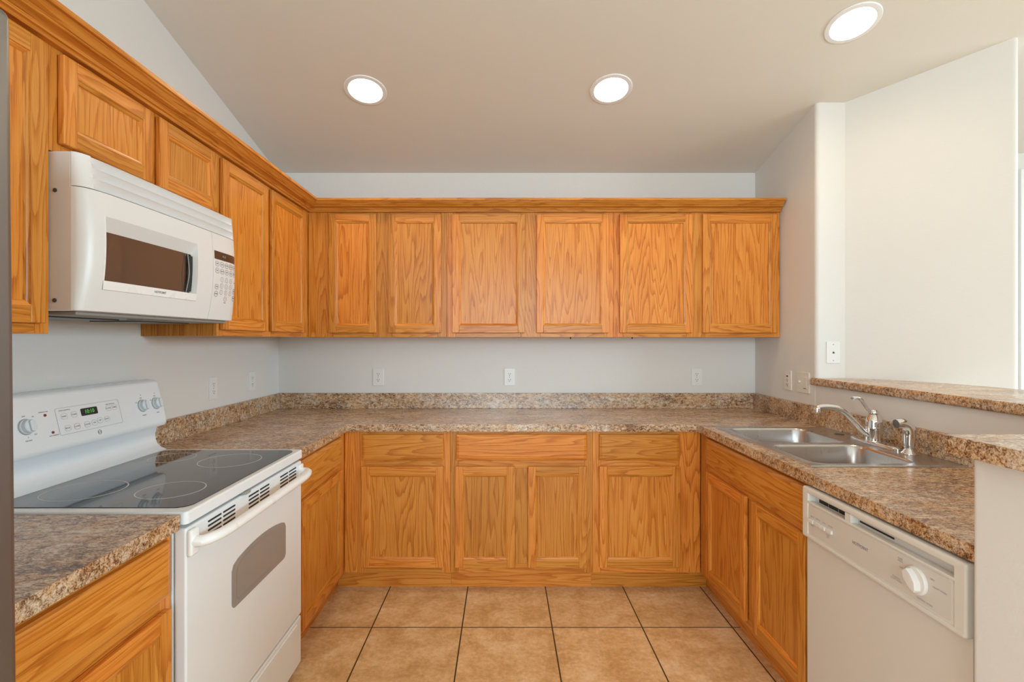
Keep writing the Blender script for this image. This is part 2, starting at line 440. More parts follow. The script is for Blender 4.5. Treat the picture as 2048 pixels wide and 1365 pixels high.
l2 = copy_tree(l1); l2.location = lamp_at(1222, 179); l2['label'] = 'round lit downlight above the right half of the back cabinets'
l3 = copy_tree(l1); l3.location = lamp_at(1705, 47); l3['label'] = 'round lit downlight nearest the angled white wall, largest of three'

for l in (l1, l2, l3): cut_hole(l.location)

# ------------------------------------------------------------------ cabinets
FT = 0.019   # face frame and door thickness
def make_door(parent, x0, x1, z0, z1, yb=-0.0012):
    yf = yb - FT; s, r = 0.043, 0.046; m = MB()
    m.box(x0, x0 + s, yf, yb, z0, z1, OAK, .0035, 3, 'z'); m.box(x1 - s, x1, yf, yb, z0, z1, OAK, .0035, 3, 'z')
    m.box(x0 + s - .001, x1 - s + .001, yf + .0003, yb, z1 - r, z1, OAK, .003, 3, 'x'); m.box(x0 + s - .001, x1 - s + .001, yf + .0003, yb, z0, z0 + r, OAK, .003, 3, 'x')
    a0, a1, b0, b1 = x0 + s, x1 - s, z0 + r, z1 - r
    prof = [(-.003, -.0002), (0.0005, .0005), (.001, .0032), (.006, .0038), (.0095, .0065), (.0115, .0105)]
    L = lambda o, d: [(a0 + o, yf + d, b0 + o), (a1 - o, yf + d, b0 + o), (a1 - o, yf + d, b1 - o), (a0 + o, yf + d, b1 - o)]
    for k, g in enumerate('xzxz'):
        loops = []
        for o, d in prof:
            q = L(o, d); loops.append([q[k], q[(k + 1) % 4]])
        m.loft(loops, OAK, False, False, g)
    d = m.build('door', parent)
    p = MB(); p.box(a0 - .004, a1 + .004, yf + .0100, yb - .002, b0 - .004, b1 + .004, OAK, 0, 1, 'z'); p.build('door_panel', d)
    return d
def make_drawer(parent, x0, x1, z0, z1, name='drawer_front', yb=-0.0012):
    yf = yb - FT; m = MB(); L = lambda o, y: [(x0 + o, y, z0 + o), (x1 - o, y, z0 + o), (x1 - o, y, z1 - o), (x0 + o, y, z1 - o)]
    m.loft([L(0, yb), L(0, yf + .008), L(.003, yf + .005), L(.012, yf + .002), L(.0145, yf + .0004), L(.017, yf)], OAK, True, True, 'x')
    return m.build(name, parent, 20)
def face_frame(parent, members):
    m = MB()
    for (a, b, z0, z1, g) in members: m.box(a, b, 0, FT, z0, z1, OAK, .0012, 1, g)
    return m.build('face_frame', parent)

UZ, UH = 1.386, 0.761          # wall cabinets: bottom and height
def upper(label, loc, rotz, w, doors, stiles, h=UH, depth=0.31, cx=None, rails=(.026, .04), name='wall_cabinet'):
    t = thing(name, label, 'cabinet', loc, rotz, 'oak wall cabinets')
    mem = [(a, b, 0, h, 'z') for a, b in stiles]
    for (a, b), (c, d) in zip(stiles, stiles[1:]):
        mem += [(b, c, 0, rails[0], 'x'), (b, c, h - rails[1], h, 'x')]
    face_frame(t, mem)
    c0, c1 = cx or (0, w)
    m = MB(); m.box(c0 + .0005, c1 - .0005, FT, depth, .0, h, OAK, 0, 1, 'z'); m.build('carcass', t)
    for (a, b, z0, z1) in doors: make_door(t, a, b, z0, z1)
    return t
UD0, UD1 = 1.4115 - UZ, 2.129 - UZ
YF, XF = 3.03, -1.185          # frame planes of back and left wall cabinets
def bx(px, Y=3.01): return (px - 1007) / 1000 * Y
# back run
xA, xB, xC, xD = XF + .0015, -.343, .668, 1.6745
def back_upper(label, x0, x1, pxs, stiles_px):
    doors = [(bx(a) - x0, bx(b) - x0, UD0, UD1) for a, b in pxs]
    st = [(max(0, a - x0), min(x1 - x0 - .001, b - x0)) for a, b in stiles_px]
    return upper(label, (x0, YF, UZ), 0, x1 - x0 - .001, doors, st, depth=.299)
back_upper('oak wall cabinet on the back wall in the corner by the left run', xA, xB, [(657, 752), (776, 882)], [(xA, -1.03), (-.79, -.67), (-.40, xB)])
back_upper('oak wall cabinet in the middle of the back wall', xB, xC, [(904, 1050), (1073, 1218)], [(xB, -.29), (.105, .222), (.61, xC)])
back_upper('oak wall cabinet on the back wall against the right wall', xC, xD, [(1240, 1385), (1406, 1556)], [(xC, .725), (1.11, 1.225), (1.63, xD)])
# left run: local x runs along +Y
def left_upper(label, y0, y1, doors, stiles, z=UZ, h=UH, cx=None, rails=(.026, .04)):
    return upper(label, (XF, y0, z), 90, y1 - y0, [(a - y0, b - y0, c, d) for a, b, c, d in doors], [(a - y0, b - y0) for a, b in stiles], h, .312, cx, rails)
left_upper('narrow oak wall cabinet between the refrigerator and the microwave', .80, 1.303, [(.825, 1.276, UD0, UD1)], [(.80, .84), (1.263, 1.303)])
OZ = 1.866
left_upper('short oak wall cabinet with two doors above the microwave', 1.304, 2.0655,
           [(1.326, 1.662, 1.890 - OZ, 2.129 - OZ), (1.698, 2.037, 1.890 - OZ, 2.129 - OZ)], [(1.304, 1.345), (1.65, 1.71), (2.02, 2.0655)], OZ, UZ + UH - OZ, None, (.04, .045))
left_upper('tall oak corner wall cabinet right of the microwave', 2.0665, 3.029,
           [(2.083, 2.480, UD0, UD1), (2.523, 2.950, UD0, UD1)], [(2.0665, 2.11), (2.46, 2.545), (2.93, 3.029)], cx=(0, 3.3285 - 2.0665))
# small screw tips under the back cabinets
for px, lab in ((1142, 'tiny dark screw tip under the middle back cabinet, left of the pair'), (1266, 'tiny dark screw tip under the back cabinets, right of the pair')):
    m = MB(); m.lathe([(.004, 0.0), (.0045, -.004), (.002, -.012)], DARK, 10)
    o = m.build('screw'); o.location = ((px - 1007) / 1000 * 3.05, 3.07, UZ - .0002); tag(o, lab, 'screw', 'screw tips under the back cabinets')

# crown moulding, mitred in the corner
CP = [(.0008, 2.1405), (.020, 2.1405), (.022, 2.1425), (.022, 2.1495), (.0245, 2.1505), (.0290, 2.1515), (.0300, 2.1545), (.0295, 2.1570), (.0280, 2.1580), (.0300, 2.1610), (.0370, 2.1640), (.0480, 2.1655), (.0540, 2.1660), (.0565, 2.1680), (.0560, 2.1710), (.0535, 2.1722), (.0550, 2.1735), (.0590, 2.1750), (.0640, 2.1800), (.0720, 2.1865), (.0770, 2.1890), (.0775, 2.1915), (.0850, 2.1920), (.0870, 2.1935), (.0870, 2.2060), (.0855, 2.2075), (.0008, 2.2075)]
m = MB()
a = [(XF + o, .80, z) for o, z in CP]; b = [(XF + o, YF - o - .0003, z) for o, z in CP]
m.loft([a, b], OAK, True, True, 'y')
tag(m.build('crown_molding', angle=25), 'oak crown molding along the top of the left wall cabinets', 'molding', 'oak crown moldings')
m = MB()
a = [(XF + o + .0003, YF - o, z) for o, z in CP]; b = [(1.673 - .12 * o, YF - o, z) for o, z in CP]
m.loft([a, b], OAK, True, True, 'x')
tag(m.build('crown_molding', angle=25), 'oak crown molding along the top of the back wall cabinets', 'molding', 'oak crown moldings')

# base cabinets
BZ0, BZ1 = 0.102, 0.8745
DRZ = (0.7165, 0.857); DOZ = (0.136, 0.684)
def base(label, loc, rotz, w, stiles, mids, drawers, doors, cx=None, depth=.60, open_top=False, toe=None, grp='oak base cabinets'):
    t = thing('base_cabinet', label, 'cabinet', loc, rotz, grp)
    mem = [(a, b, BZ0, BZ1, 'z') for a, b in stiles]
    for (a, b), (c, d) in zip(stiles, stiles[1:]):
        mem += [(b, c, BZ0, .152, 'x'), (b, c, .672, .728, 'x'), (b, c, .838, BZ1, 'x')]
    for (a, b) in mids: mem.append((a, b, .152, .672, 'z'))
    face_frame(t, mem)
    c0, c1 = cx or (0, w); m = MB()
    if open_top:
        m.box(c0 + .0005, c0 + .018, FT, depth, BZ0, BZ1, OAK); m.box(c1 - .018, c1 - .0005, FT, depth, BZ0, BZ1, OAK)
        m.box(c0 + .018, c1 - .018, FT, depth, BZ0, BZ0 + .018, OAK, grain='x'); m.box(c0 + .018, c1 - .018, depth - .01, depth, BZ0 + .018, BZ1, OAK)
        m.box(c0 + .018, c1 - .018, FT, FT + .006, .12, .85, OAK)
    else: m.box(c0 + .0005, c1 - .0005, FT, depth, BZ0, BZ1, OAK)
    m.build('carcass', t)
    k0, k1 = toe or (0, w)
    m = MB(); m.box(k0, k1, .055, .073, 0, BZ0 - .0005, OAK, grain='x'); m.build('toe_kick', t)
    for (a, b, n) in drawers: make_drawer(t, a, b, *DRZ, name=n)
    for (a, b) in doors: make_door(t, a, b, *DOZ)
    return t
YBF = 2.72; XLF, XRF = -.867, 1.072
def bb(px): return (px - 1007) / 1000 * 2.70
def back_base(label, x0, x1, dr, dos, stiles, mids=(), toe=None):
    return base(label, (x0, YBF, 0), 0, x1 - x0, [(a - x0, b - x0) for a, b in stiles], [(a - x0, b - x0) for a, b in mids],
                [(bb(a) - x0, bb(b) - x0, n) for a, b, n in dr], [(bb(a) - x0, bb(b) - x0) for a, b in dos], toe=toe)
c1x, c2x = -.290, .485
back_base('oak base cabinet at the left end of the back run, one drawer over one door', XLF + .0015, c1x - .0005, [(723, 887, 'drawer_front')], [(722, 887)], [(XLF + .0015, -.75), (-.335, c1x - .0005)], toe=(-.054, c1x - XLF - .002))
back_base('oak base cabinet in the middle of the back run, wide drawer over two doors', c1x, c2x, [(912, 1174, 'drawer_front')], [(910, 1030), (1056, 1174)], [(c1x, -.245), (.44, c2x)], [(.05, .145)])
back_base('oak base cabinet at the right end of the back run, one drawer over one door', c2x + .0005, XRF - .0015, [(1199, 1360, 'drawer_front')], [(1199, 1361)], [(c2x + .0005, .53), (.94, XRF - .0015)], toe=(0, XRF - c2x + .053))
# left run
y0 = 2.0685
base('oak base cabinet between the white range and the left corner', (XLF, y0, 0), 90, YBF - y0, [(0, .06), (.555, YBF - y0 - .001)], [], [(.042, .565, 'drawer_front')], [(.042, .565)], cx=(0, 3.327 - y0), toe=(0, YBF - y0 + .072), depth=.63)
y0 = .80
base('oak base cabinet in the near left corner between refrigerator and range', (XLF, y0, 0), 90, 1.3025 - y0, [(0, .04), (.462, 1.3025 - y0)], [], [(.018, .478, 'drawer_front')], [(.018, .478)], depth=.63)
# right run: sink base, local x runs along -Y from the corner
y0 = YBF - .001; wS = y0 - 1.73
base('oak sink base cabinet with false drawer front and two doors left of the dishwasher', (XRF, y0, 0), -90, wS, [(0, .13), (wS - .035, wS)], [(.53, .61)],
     [(.112, wS - .015, 'false_drawer_front')], [(.112, .532), (.597, wS - .018)], cx=(-.0, wS), depth=.60, open_top=True, toe=(-.072, wS))

# ------------------------------------------------------------------ countertops
CZ0, CZ1 = 0.8755, 0.914
CXL, CXR, CYB = -.842, 1.042, 2.692
SX0, SX1, SY0, SY1 = 1.108, 1.648, 1.795, 2.577      # sink cut-out
def nose(t, sel, off=.013, seg=4):
    es = [e for e in t.edges if len(e.link_faces) == 2 and e.calc_face_angle(0) > R(60) and sel(e)]
    bmesh.ops.bevel(t, geom=es, offset=off, segments=seg, profile=0.5, affect='EDGES', clamp_overlap=True)
xs = [XL + .0005, CXL, CXR, SX0, SX1, XR - .0005]; ys = [1.086, SY0, SY1, CYB, YB - .0005]
ys = sorted(ys + [2.0675])
def inside(x, y):
    if SX0 < x < SX1 and SY0 < y < SY1: return False
    return y > CYB or (x < CXL and y > 2.0675) or x > CXR
t = cells_solid(xs, ys, inside, CZ0, CZ1)
def fsel(e):
    a, b = (v.co for v in e.verts)
    if abs(a.z - b.z) > 1e-4: return False
    f = lambda p: (abs(p.x - CXL) < 1e-4 and p.y <= CYB + 1e-4) or (abs(p.x - CXR) < 1e-4 and p.y <= CYB + 1e-4) or (abs(p.y - CYB) < 1e-4 and CXL - 1e-4 <= p.x <= CXR + 1e-4)
    return f(a) and f(b) and not (abs(a.x - b.x) > .01 and abs(a.y - CYB) > 1e-4)
nose(t, fsel)
m = MB(); m.absorb(t, LAMINATE); top = m.build('countertop')
tag(top, 'brown speckled laminate countertop in a U around back wall and sink', 'countertop', 'brown laminate countertops')
def splash(parent, x0, x1, y0, y1, ztop=1.016):
    m = MB(); m.box(x0, x1, y0, y1, CZ1 - .0005, ztop, LAMINATE, .003, 2); return m.build('backsplash', parent)
splash(top, XL + .020, XR - .020, YB - .0195, YB - .0005)
splash(top, XL + .0005, XL + .0195, 2.0675, YB - .0005)
splash(top, XR - .0195, XR - .0005, 1.086, YB - .0005)
m = MB(); t = cells_solid([XL + .0005, CXL], [.792, 1.3015], lambda x, y: True, CZ0, CZ1)
nose(t, lambda e: all(abs(v.co.x - CXL) < 1e-4 for v in e.verts))
m.absorb(t, LAMINATE); top2 = m.build('countertop')
tag(top2, 'short brown laminate countertop between refrigerator and range', 'countertop', 'brown laminate countertops')
splash(top2, XL + .0005, XL + .0195, .792, 1.3015)
# raised bar top on the half wall
BT0, BT1 = 1.1265, 1.1645
bp = [(1.655, 2.70), (1.655, 1.084), (.956, 1.084), (.956, .82), (2.14, .82), (2.14, 2.0), (2.13, 2.15), (2.10, 2.30), (2.06, 2.41), (2.0, 2.50), (1.93, 2.588), (1.829, 2.674), (1.674, 2.674), (1.674, 2.70)]
t = bmesh.new(); lo = [t.verts.new((x, y, BT0)) for x, y in bp]; hi = [t.verts.new((x, y, BT1)) for x, y in bp]
for i in range(len(bp)):
    j = (i + 1) % len(bp); t.faces.new((lo[i], lo[j], hi[j], hi[i]))
t.faces.new(lo[::-1]); t.faces.new(hi); bmesh.ops.recalc_face_normals(t, faces=t.faces)
es = [e for e in t.edges if abs(e.verts[0].co.z - e.verts[1].co.z) < 1e-5 and abs(e.verts[0].co.x - 1.655) < 1e-4 and abs(e.verts[1].co.x - 1.655) < 1e-4]
bmesh.ops.bevel(t, geom=es, offset=.011, segments=4, profile=.5, affect='EDGES', clamp_overlap=True)
m = MB(); m.absorb(t, LAMINATE)
tag(m.build('bar_top'), 'raised brown laminate bar top on the half wall behind the sink', 'countertop')

# ------------------------------------------------------------------ sink and faucet
sk = thing('kitchen_sink', 'stainless steel double bowl sink set in the right countertop', 'sink', (0, 0, CZ1))
RZ = .0045
def rr_loop(x0, x1, y0, y1, r, z, n=6): return [(x, y, z) for x, y in rrect(x0, x1, y0, y1, r, n)]
m = MB(); bowls = [(1.135, 1.522, 2.195, 2.550), (1.135, 1.522, 1.822, 2.150)]
cellsS = [(1.104, 1.535, 2.172, 2.581), (1.104, 1.535, 1.791, 2.172)]
NB = 6
t = bmesh.new()
for (x0, x1, y0, y1), (a0, a1, b0, b1) in zip(bowls, cellsS):
    inn = rr_loop(x0, x1, y0, y1, .055, RZ, NB); cx, cy = (x0 + x1) / 2, (y0 + y1) / 2
    out = []
    corners = [(a1, b1), (a0, b1), (a0, b0), (a1, b0)]
    for q, (x, y, z) in enumerate(inn):
        k, j = divmod(q, NB + 1)
        if j == NB // 2: out.append((*corners[k], RZ)); continue
        first = j < NB // 2
        side = {0: ('x', a1), 1: ('y', b1), 2: ('x', a0), 3: ('y', b0)}[k if first else (k + 1) % 4]
        out.append((side[1], y, RZ) if side[0] == 'x' else (x, side[1], RZ))
    A = [t.verts.new(p) for p in inn]; B = [t.verts.new(p) for p in out]
    for i in range(len(A)):
        j = (i + 1) % len(A); t.faces.new((A[i], A[j], B[j], B[i]))
d = [(1.535, 1.791), (1.653, 1.791), (1.653, 2.581), (1.535, 2.581)]
t.faces.new([t.verts.new((x, y, RZ)) for x, y in d])
o0, o1, p0, p1 = 1.104, 1.653, 1.791, 2.581
ringl = lambda o, z: [t.verts.new(p) for p in ((o0 - o, p0 - o, z), (o1 + min(o, .002), p0 - o, z), (o1 + min(o, .002), p1 + o, z), (o0 - o, p1 + o, z))]
Ls = [ringl(0, RZ), ringl(.002, RZ + .0008), ringl(.005, RZ - .001), ringl(.006, .0003)]
for a, b in zip(Ls, Ls[1:]):
    for i in range(4): t.faces.new((a[i], a[(i + 1) % 4], b[(i + 1) % 4], b[i]))
bmesh.ops.remove_doubles(t, verts=t.verts, dist=.0002)
m.absorb(t, STEEL)
m.build('rim', sk)
for (x0, x1, y0, y1) in bowls:
    m = MB(); L = []
    for o, z in ((0, RZ), (.003, RZ - .003), (.006, RZ - .010), (.012, -.09), (.018, -.150), (.028, -.166), (.05, -.172)):
        L.append(rr_loop(x0 + o, x1 - o, y0 + o, y1 - o, .055 if o < .02 else .05, z, 6))
    t = bmesh.new(); V = [[t.verts.new(p) for p in lp] for lp in L]
    for a, b in zip(V, V[1:]):
        for i in range(len(a)):
            j = (i + 1) % len(a); t.faces.new((a[i], b[i], b[j], a[j]))
    t.faces.new(V[-1])
    m.absorb(t, STEEL); bo = m.build('bowl', sk, 50, False)
    m = MB(); M = T((x0 + x1) / 2, (y0 + y1) / 2, -.1718)
    m.lathe([(.045, .0), (.045, .003), (.036, .002), (.034, -.0)], CHROME, 28, M); m.lathe([(.030, .0005), (.010, .0015)], DARKGREY, 20, M); m.build('drain', bo)
m = MB(); m.lathe([(.021, .0), (.021, .0016), (.016, .002)], DARKGREY, 24, T(1.602, 2.385, RZ + .0002)); m.build('hole_cover', sk)

fz = CZ1 + RZ + .0006
fa = thing('kitchen_faucet', 'chrome single lever kitchen faucet with curved spout behind the sink bowls', 'faucet', (1.602, 2.163, fz))
m = MB(); bpoly = []
for k in range(40):
    a = 2 * math.pi * k / 40; c, s_ = math.cos(a), math.sin(a)
    bpoly.append((.029 * c, .142 * math.copysign(abs(s_) ** .8, s_)))
m.loft([[(x * f, y * f, z) for x, y in bpoly] for f, z in ((1, 0), (1, .007), (.93, .012), (.80, .0145))], CHROME); m.build('base_plate', fa)
m = MB(); m.lathe([(.034, .010), (.034, .014), (.031, .018), (.031, .062), (.033, .066), (.033, .074), (.031, .077), (.0315, .096), (.028, .112), (.019, .124), (.016, .128)], CHROME, 32); m.build('body', fa)
def spline(pts, n=6):
    P = [Vector(p) for p in pts]; out = []
    for i in range(len(P) - 1):
        p0, p1, p2, p3 = P[max(i - 1, 0)], P[i], P[i + 1], P[min(i + 2, len(P) - 1)]
        for k in range(n):
            t = k / n
            out.append(0.5 * ((2 * p1) + (p2 - p0) * t + (2 * p0 - 5 * p1 + 4 * p2 - p3) * t * t + (3 * p1 - p0 - 3 * p2 + p3) * t ** 3))
    out.append(P[-1]); return out
m = MB()
sp = spline([(-.018, 0, .040), (-.045, 0, .052), (-.085, 0, .095), (-.125, 0, .135), (-.160, 0, .155), (-.200, 0, .160), (-.236, 0, .158), (-.247, 0, .154)])
m.tube([tuple(p) for p in sp], [.0125 - .0015 * i / len(sp) for i in range(len(sp))], CHROME, 16)
m.lathe([(.011, .0), (.013, -.004), (.013, -.020), (.011, -.022)], CHROME, 20, T(-.245, 0, .158)); m.build('spout', fa)
m = MB(); m.lathe([(.016, .127), (.019, .131), (.0195, .138), (.015, .146), (.006, .150)], CHROME, 24)
hp_ = spline([(-.006, 0, .138), (-.026, 0, .150), (-.044, 0, .176), (-.058, 0, .194), (-.076, 0, .200), (-.092, 0, .196)])
m.tube([tuple(p) for p in hp_], [(.0075 + .0055 * max(0, (i / len(hp_) - .5)) * 2, .0065) for i in range(len(hp_))], CHROME, 14); m.build('lever_handle', fa)
sy = thing('side_sprayer', 'small chrome side sprayer standing right of the faucet', 'sprayer', (1.602, 1.974, fz))
m = MB(); m.lathe([(.027, 0), (.027, .003), (.020, .012), (.0145, .022), (.0155, .026)], CHROME, 28); m.build('base', sy)
m = MB(); sp = spline([(0, 0, .024), (.002, 0, .060), (.002, 0, .085), (-.008, 0, .108), (-.028, 0, .120), (-.052, 0, .118)])
m.tube([tuple(p) for p in sp], [(.0175 + .0035 * math.sin(3.1 * i / len(sp))) for i in range(len(sp))], CHROME, 18); m.build('spray_head', sy)

# ------------------------------------------------------------------ range
RW = .757
rg = thing('electric_range', 'white freestanding electric range with black glass cooktop', 'range', (-.832, 1.3065, 0), 90)
m = MB(); m.box(.001, RW - .001, .034, .655, .05, .885, ENAMEL, .003); m.box(.02, RW - .02, .06, .60, 0, .052, DARK); m.build('body', rg)
m = MB()
fr_out = rrect(-.001 + .001, RW, -.004, .60, .012, 4)
m.prism(fr_out, .886, .9185, ENAMEL, bevel=.006, seg=3); m.build('cooktop_frame', rg)
m = MB(); m.prism(rrect(.034, RW - .026, .016, .548, .035, 8), .9188, .9206, GLASSTOP, bevel=.001, seg=1); gt = m.build('glass_cooktop', rg)
for (Y, X, r) in ((1.492, -1.248, .105), (1.497, -.994, .091), (1.863, -1.018, .107), (1.905, -1.262, .080)):
    m = MB(); m.ring(r - .0035, r, 0, .0003, RINGMAT, 64, T(Y - 1.3065, -.832 - X, .9206)); m.build('burner_ring', gt)
# backguard: sloping neck and tilted control panel
m = MB(); m.prism([(.66, .9186), (.66, 1.03), (.592, 1.03), (.604, .985), (.602, .96), (.594, .942), (.578, .928), (.556, .9192)], .002, RW - .002, ENAMEL, YZ)
m.build('backguard_neck', rg)
m = MB()
prof = [(.655, 1.022), (.655, 1.196), (.648, 1.205), (.63, 1.209), (.612, 1.208), (.600, 1.203), (.593, 1.192), (.557, 1.042), (.556, 1.030), (.561, 1.021), (.575, 1.018)]
def sq(k, f, x):
    cy, cz = .61, 1.11
    return [(x, cy + (y - cy) * f, cz + (z - cz) * f) for y, z in prof]
m.loft([sq(0, .82, -.003), sq(0, .93, -.001), sq(0, .98, .004), sq(0, 1, .014), sq(0, 1, RW - .014), sq(0, .98, RW - .004), sq(0, .93, RW + .001), sq(0, .82, RW + .003)], ENAMEL)
pn = m.build('control_panel', rg)
ty, tz = (.593 - .557), (1.192 - 1.042); tl = math.hypot(ty, tz); ty /= tl; tz /= tl
def PM(x, z, out=.0004, rot=0):
    """matrix onto the tilted panel face at local x and height z"""
    v = (z - 1.042) / tz
    M = Matrix(((1, 0, 0, x), (0, ty, -tz, .557 + ty * v - tz * out), (0, tz, ty, z + ty * out), (0, 0, 0, 1)))
    return M
for x in (.085, .165, .640, .716):
    k = MB(); k.lathe([(.0225, 0), (.0225, .004), (.0205, .006), (.0195, .016), (.017, .018)], KNOB, 28, PM(x, 1.113))
    k.prism(rrect(-.0075, .0075, -.0175, .0175, .006, 4), .012, .024, KNOB, PM(x, 1.113), bevel=.003)
    k.build('knob', pn)
    k = MB(); k.lathe([(.0245, 0), (.0245, .0004)], PRINT_SOFT, 28, PM(x, 1.113, .0)); k.build('dial_print', pn)
for x, z in ((.232, 1.137), (.245, 1.082)):
    k = MB(); k.lathe([(.0042, 0), (.004, .002), (.002, .003)], RED, 16, PM(x, z)); k.build('indicator_lamp', pn)
k = MB(); k.prism(rrect(-.0335, .0335, -.0125, .0125, .004), 0, .001, DARK, PM(.394, 1.127)); dsp = k.build('clock_display', pn)
k = MB(); k.text('10:10', .018, GREEN, PM(.394, 1.127, .0016)); k.build('clock_digits', dsp)
for s_, x, z in (('SURFACE ON', .229, 1.1475), ('HOT SURFACE', .248, 1.0725), ('OVEN CONTROLS', .302, 1.143), ('TIME CONTROLS', .487, 1.1395)): word(s_, .0052, PRINT, PM(x, z), pn)
for s_, x, z in (('OFF', .165, 1.1435), ('HI', .193, 1.139), ('LO', .190, 1.087), ('5', .165, 1.0815), ('FRONT', .165, 1.072), ('OFF', .640, 1.1425), ('LO', .612, 1.128), ('FRONT', .640, 1.0765), ('OFF', .716, 1.1425), ('HI', .690, 1.128), ('REAR', .716, 1.0765)): word(s_, .0065, PRINT, PM(x, z), pn)
def outline(mb, x0, x1, z0, z1, r, wdt, mat):
    a = rrect(x0, x1, z0, z1, r); b = rrect(x0 + wdt, x1 - wdt, z0 + wdt, z1 - wdt, max(r - wdt, .0004))
    v0 = (z0 + z1) / 2
    mb.loft([[(p[0], p[1] - v0, 0) for p in a], [(p[0], p[1] - v0, .0002) for p in a], [(p[0], p[1] - v0, .0002) for p in b]], mat, True, False, 'x', PM(0, v0))
k = MB(); outline(k, .268, .527, 1.066, 1.153, .006, .001, PRINT_SOFT); k.build('panel_outline', pn)
for s_, x, z, mt in (('BAKE', .297, 1.124, PRINT_SOFT), ('CONV', .334, 1.125, PRINT_SOFT), ('BROIL', .3, 1.086, PRINT_SOFT), ('CLEAR', .335, 1.086, PRINT_RED), ('CLEAN', .375, 1.0855, PRINT_SOFT), ('ON', .405, 1.0865, PRINT_SOFT), ('OFF', .430, 1.0905, PRINT_SOFT), ('CLOCK', .476, 1.126, PRINT_SOFT), ('TIMER', .503, 1.126, PRINT_SOFT), ('LIGHT', .46, 1.091, PRINT_SOFT)):
    k = MB(); outline(k, x - .0115, x + .0115, z - .0095, z + .0095, .008, .0007, mt); k.text(s_, .0065, PRINT, PM(x, z)); k.build('key', pn, 38, False)
for x, z in ((.640, 1.154), (.716, 1.154)):
    k = MB(); k.lathe([(.0018, 0), (.0018, .0003)], PRINT_RED, 10, PM(x + .003, z)); k.build('burner_mark', pn)
k = MB(); k.ring(.0062, .0078, 0, .0004, PRINT, 28, PM(.417, 1.052)); k.text('GE', .0085, PRINT, PM(.417, 1.052)); k.build('emblem', pn)
# oven door
m = MB()
wl, wr, wb = .223, .601, .541
def arch(x): return .677 + .024 * (1 - ((x - .412) / .189) ** 2)
win = [(wl + .02, wb), (wr - .02, wb)]
for k in range(1, 5): a = R(-90 + 90 * k / 5); win.append((wr - .02 + .02 * math.cos(a), wb + .02 + .02 * math.sin(a)))
win.append((wr, wb + .02)); win.append((wr, arch(wr) - .018))
for k in range(15):
    x = wr - .010 - (wr - wl - .020) * k / 14; win.append((x, arch(x) - (.0035 if k in (0, 14) else 0)))
win.append((wl, arch(wl) - .018)); win.append((wl, wb + .02))
for k in range(1, 5): a = R(180 + 90 * k / 5); win.append((wl + .02 + .02 * math.cos(a), wb + .02 + .02 * math.sin(a)))
m.box(.004, RW - .004, 0, .032, .246, .874, ENAMEL, .006, 3); dr = m.build('oven_door', rg)
m = MB(); m.prism(win, 0.0002, .0016, OVEN_GLASS, FR); ow = m.build('oven_window', dr)
cxw = .412; czw = .62
m = MB()
wi = [(cxw + (x - cxw) * .86, czw + (z - czw) * .80) for x, z in win]; wj = [(cxw + (x - cxw) * .85, czw + (z - czw) * .785) for x, z in win]
m.loft([[(x, -.0018, z) for x, z in wi], [(x, -.0018, z) for x, z in wj]], PRINT, True, False); m.build('window_border', ow)
for c in (.172, .397, .627):
    m = MB()
    for dx in (-.038, .038):
        for k in range(4):
            z = .8575 - k * .0125; m.prism(rrect(c + dx - .033, c + dx + .033, z - .0026, z + .0026, .002, 3), 0, .0012, DARK, FR)
    m.build('vent', dr)
m = MB()
hx = [Vector((.379 + .357 * math.copysign(1 - (1 - abs(t)) ** 1.0, t) if abs(t) < .9 else .379 + math.copysign(.3213 + .0357 * math.sin((abs(t) - .9) / .1 * 1.5708), t), -.054 * (1 - abs(t) ** 9) ** .5 - .002, .834)) for t in [(-1 + 2 * i / 64) for i in range(65)]]
m.tube([tuple(p) for p in hx], [(.0165, .0145)] * len(hx), MW_PANEL, 18)
m.box(.005, .042, -.014, .001, .798, .868, MW_PANEL, .006, 3); m.box(RW - .040, RW - .006, -.010, .001, .800, .862, MW_PANEL, .004, 3)
m.build('door_handle', dr)
m = MB(); m.box(.288, .318, -.012, .02, .8745, .8835, GREYMETAL, .002); m.build('latch', rg)
m = MB(); m.box(.004, RW - .004, 0.001, .032, .045, .238, ENAMEL, .006, 3); m.box(.05, RW - .05, -.003, .003, .20, .222, ENAMEL, .0015); m.build('storage_drawer', rg)

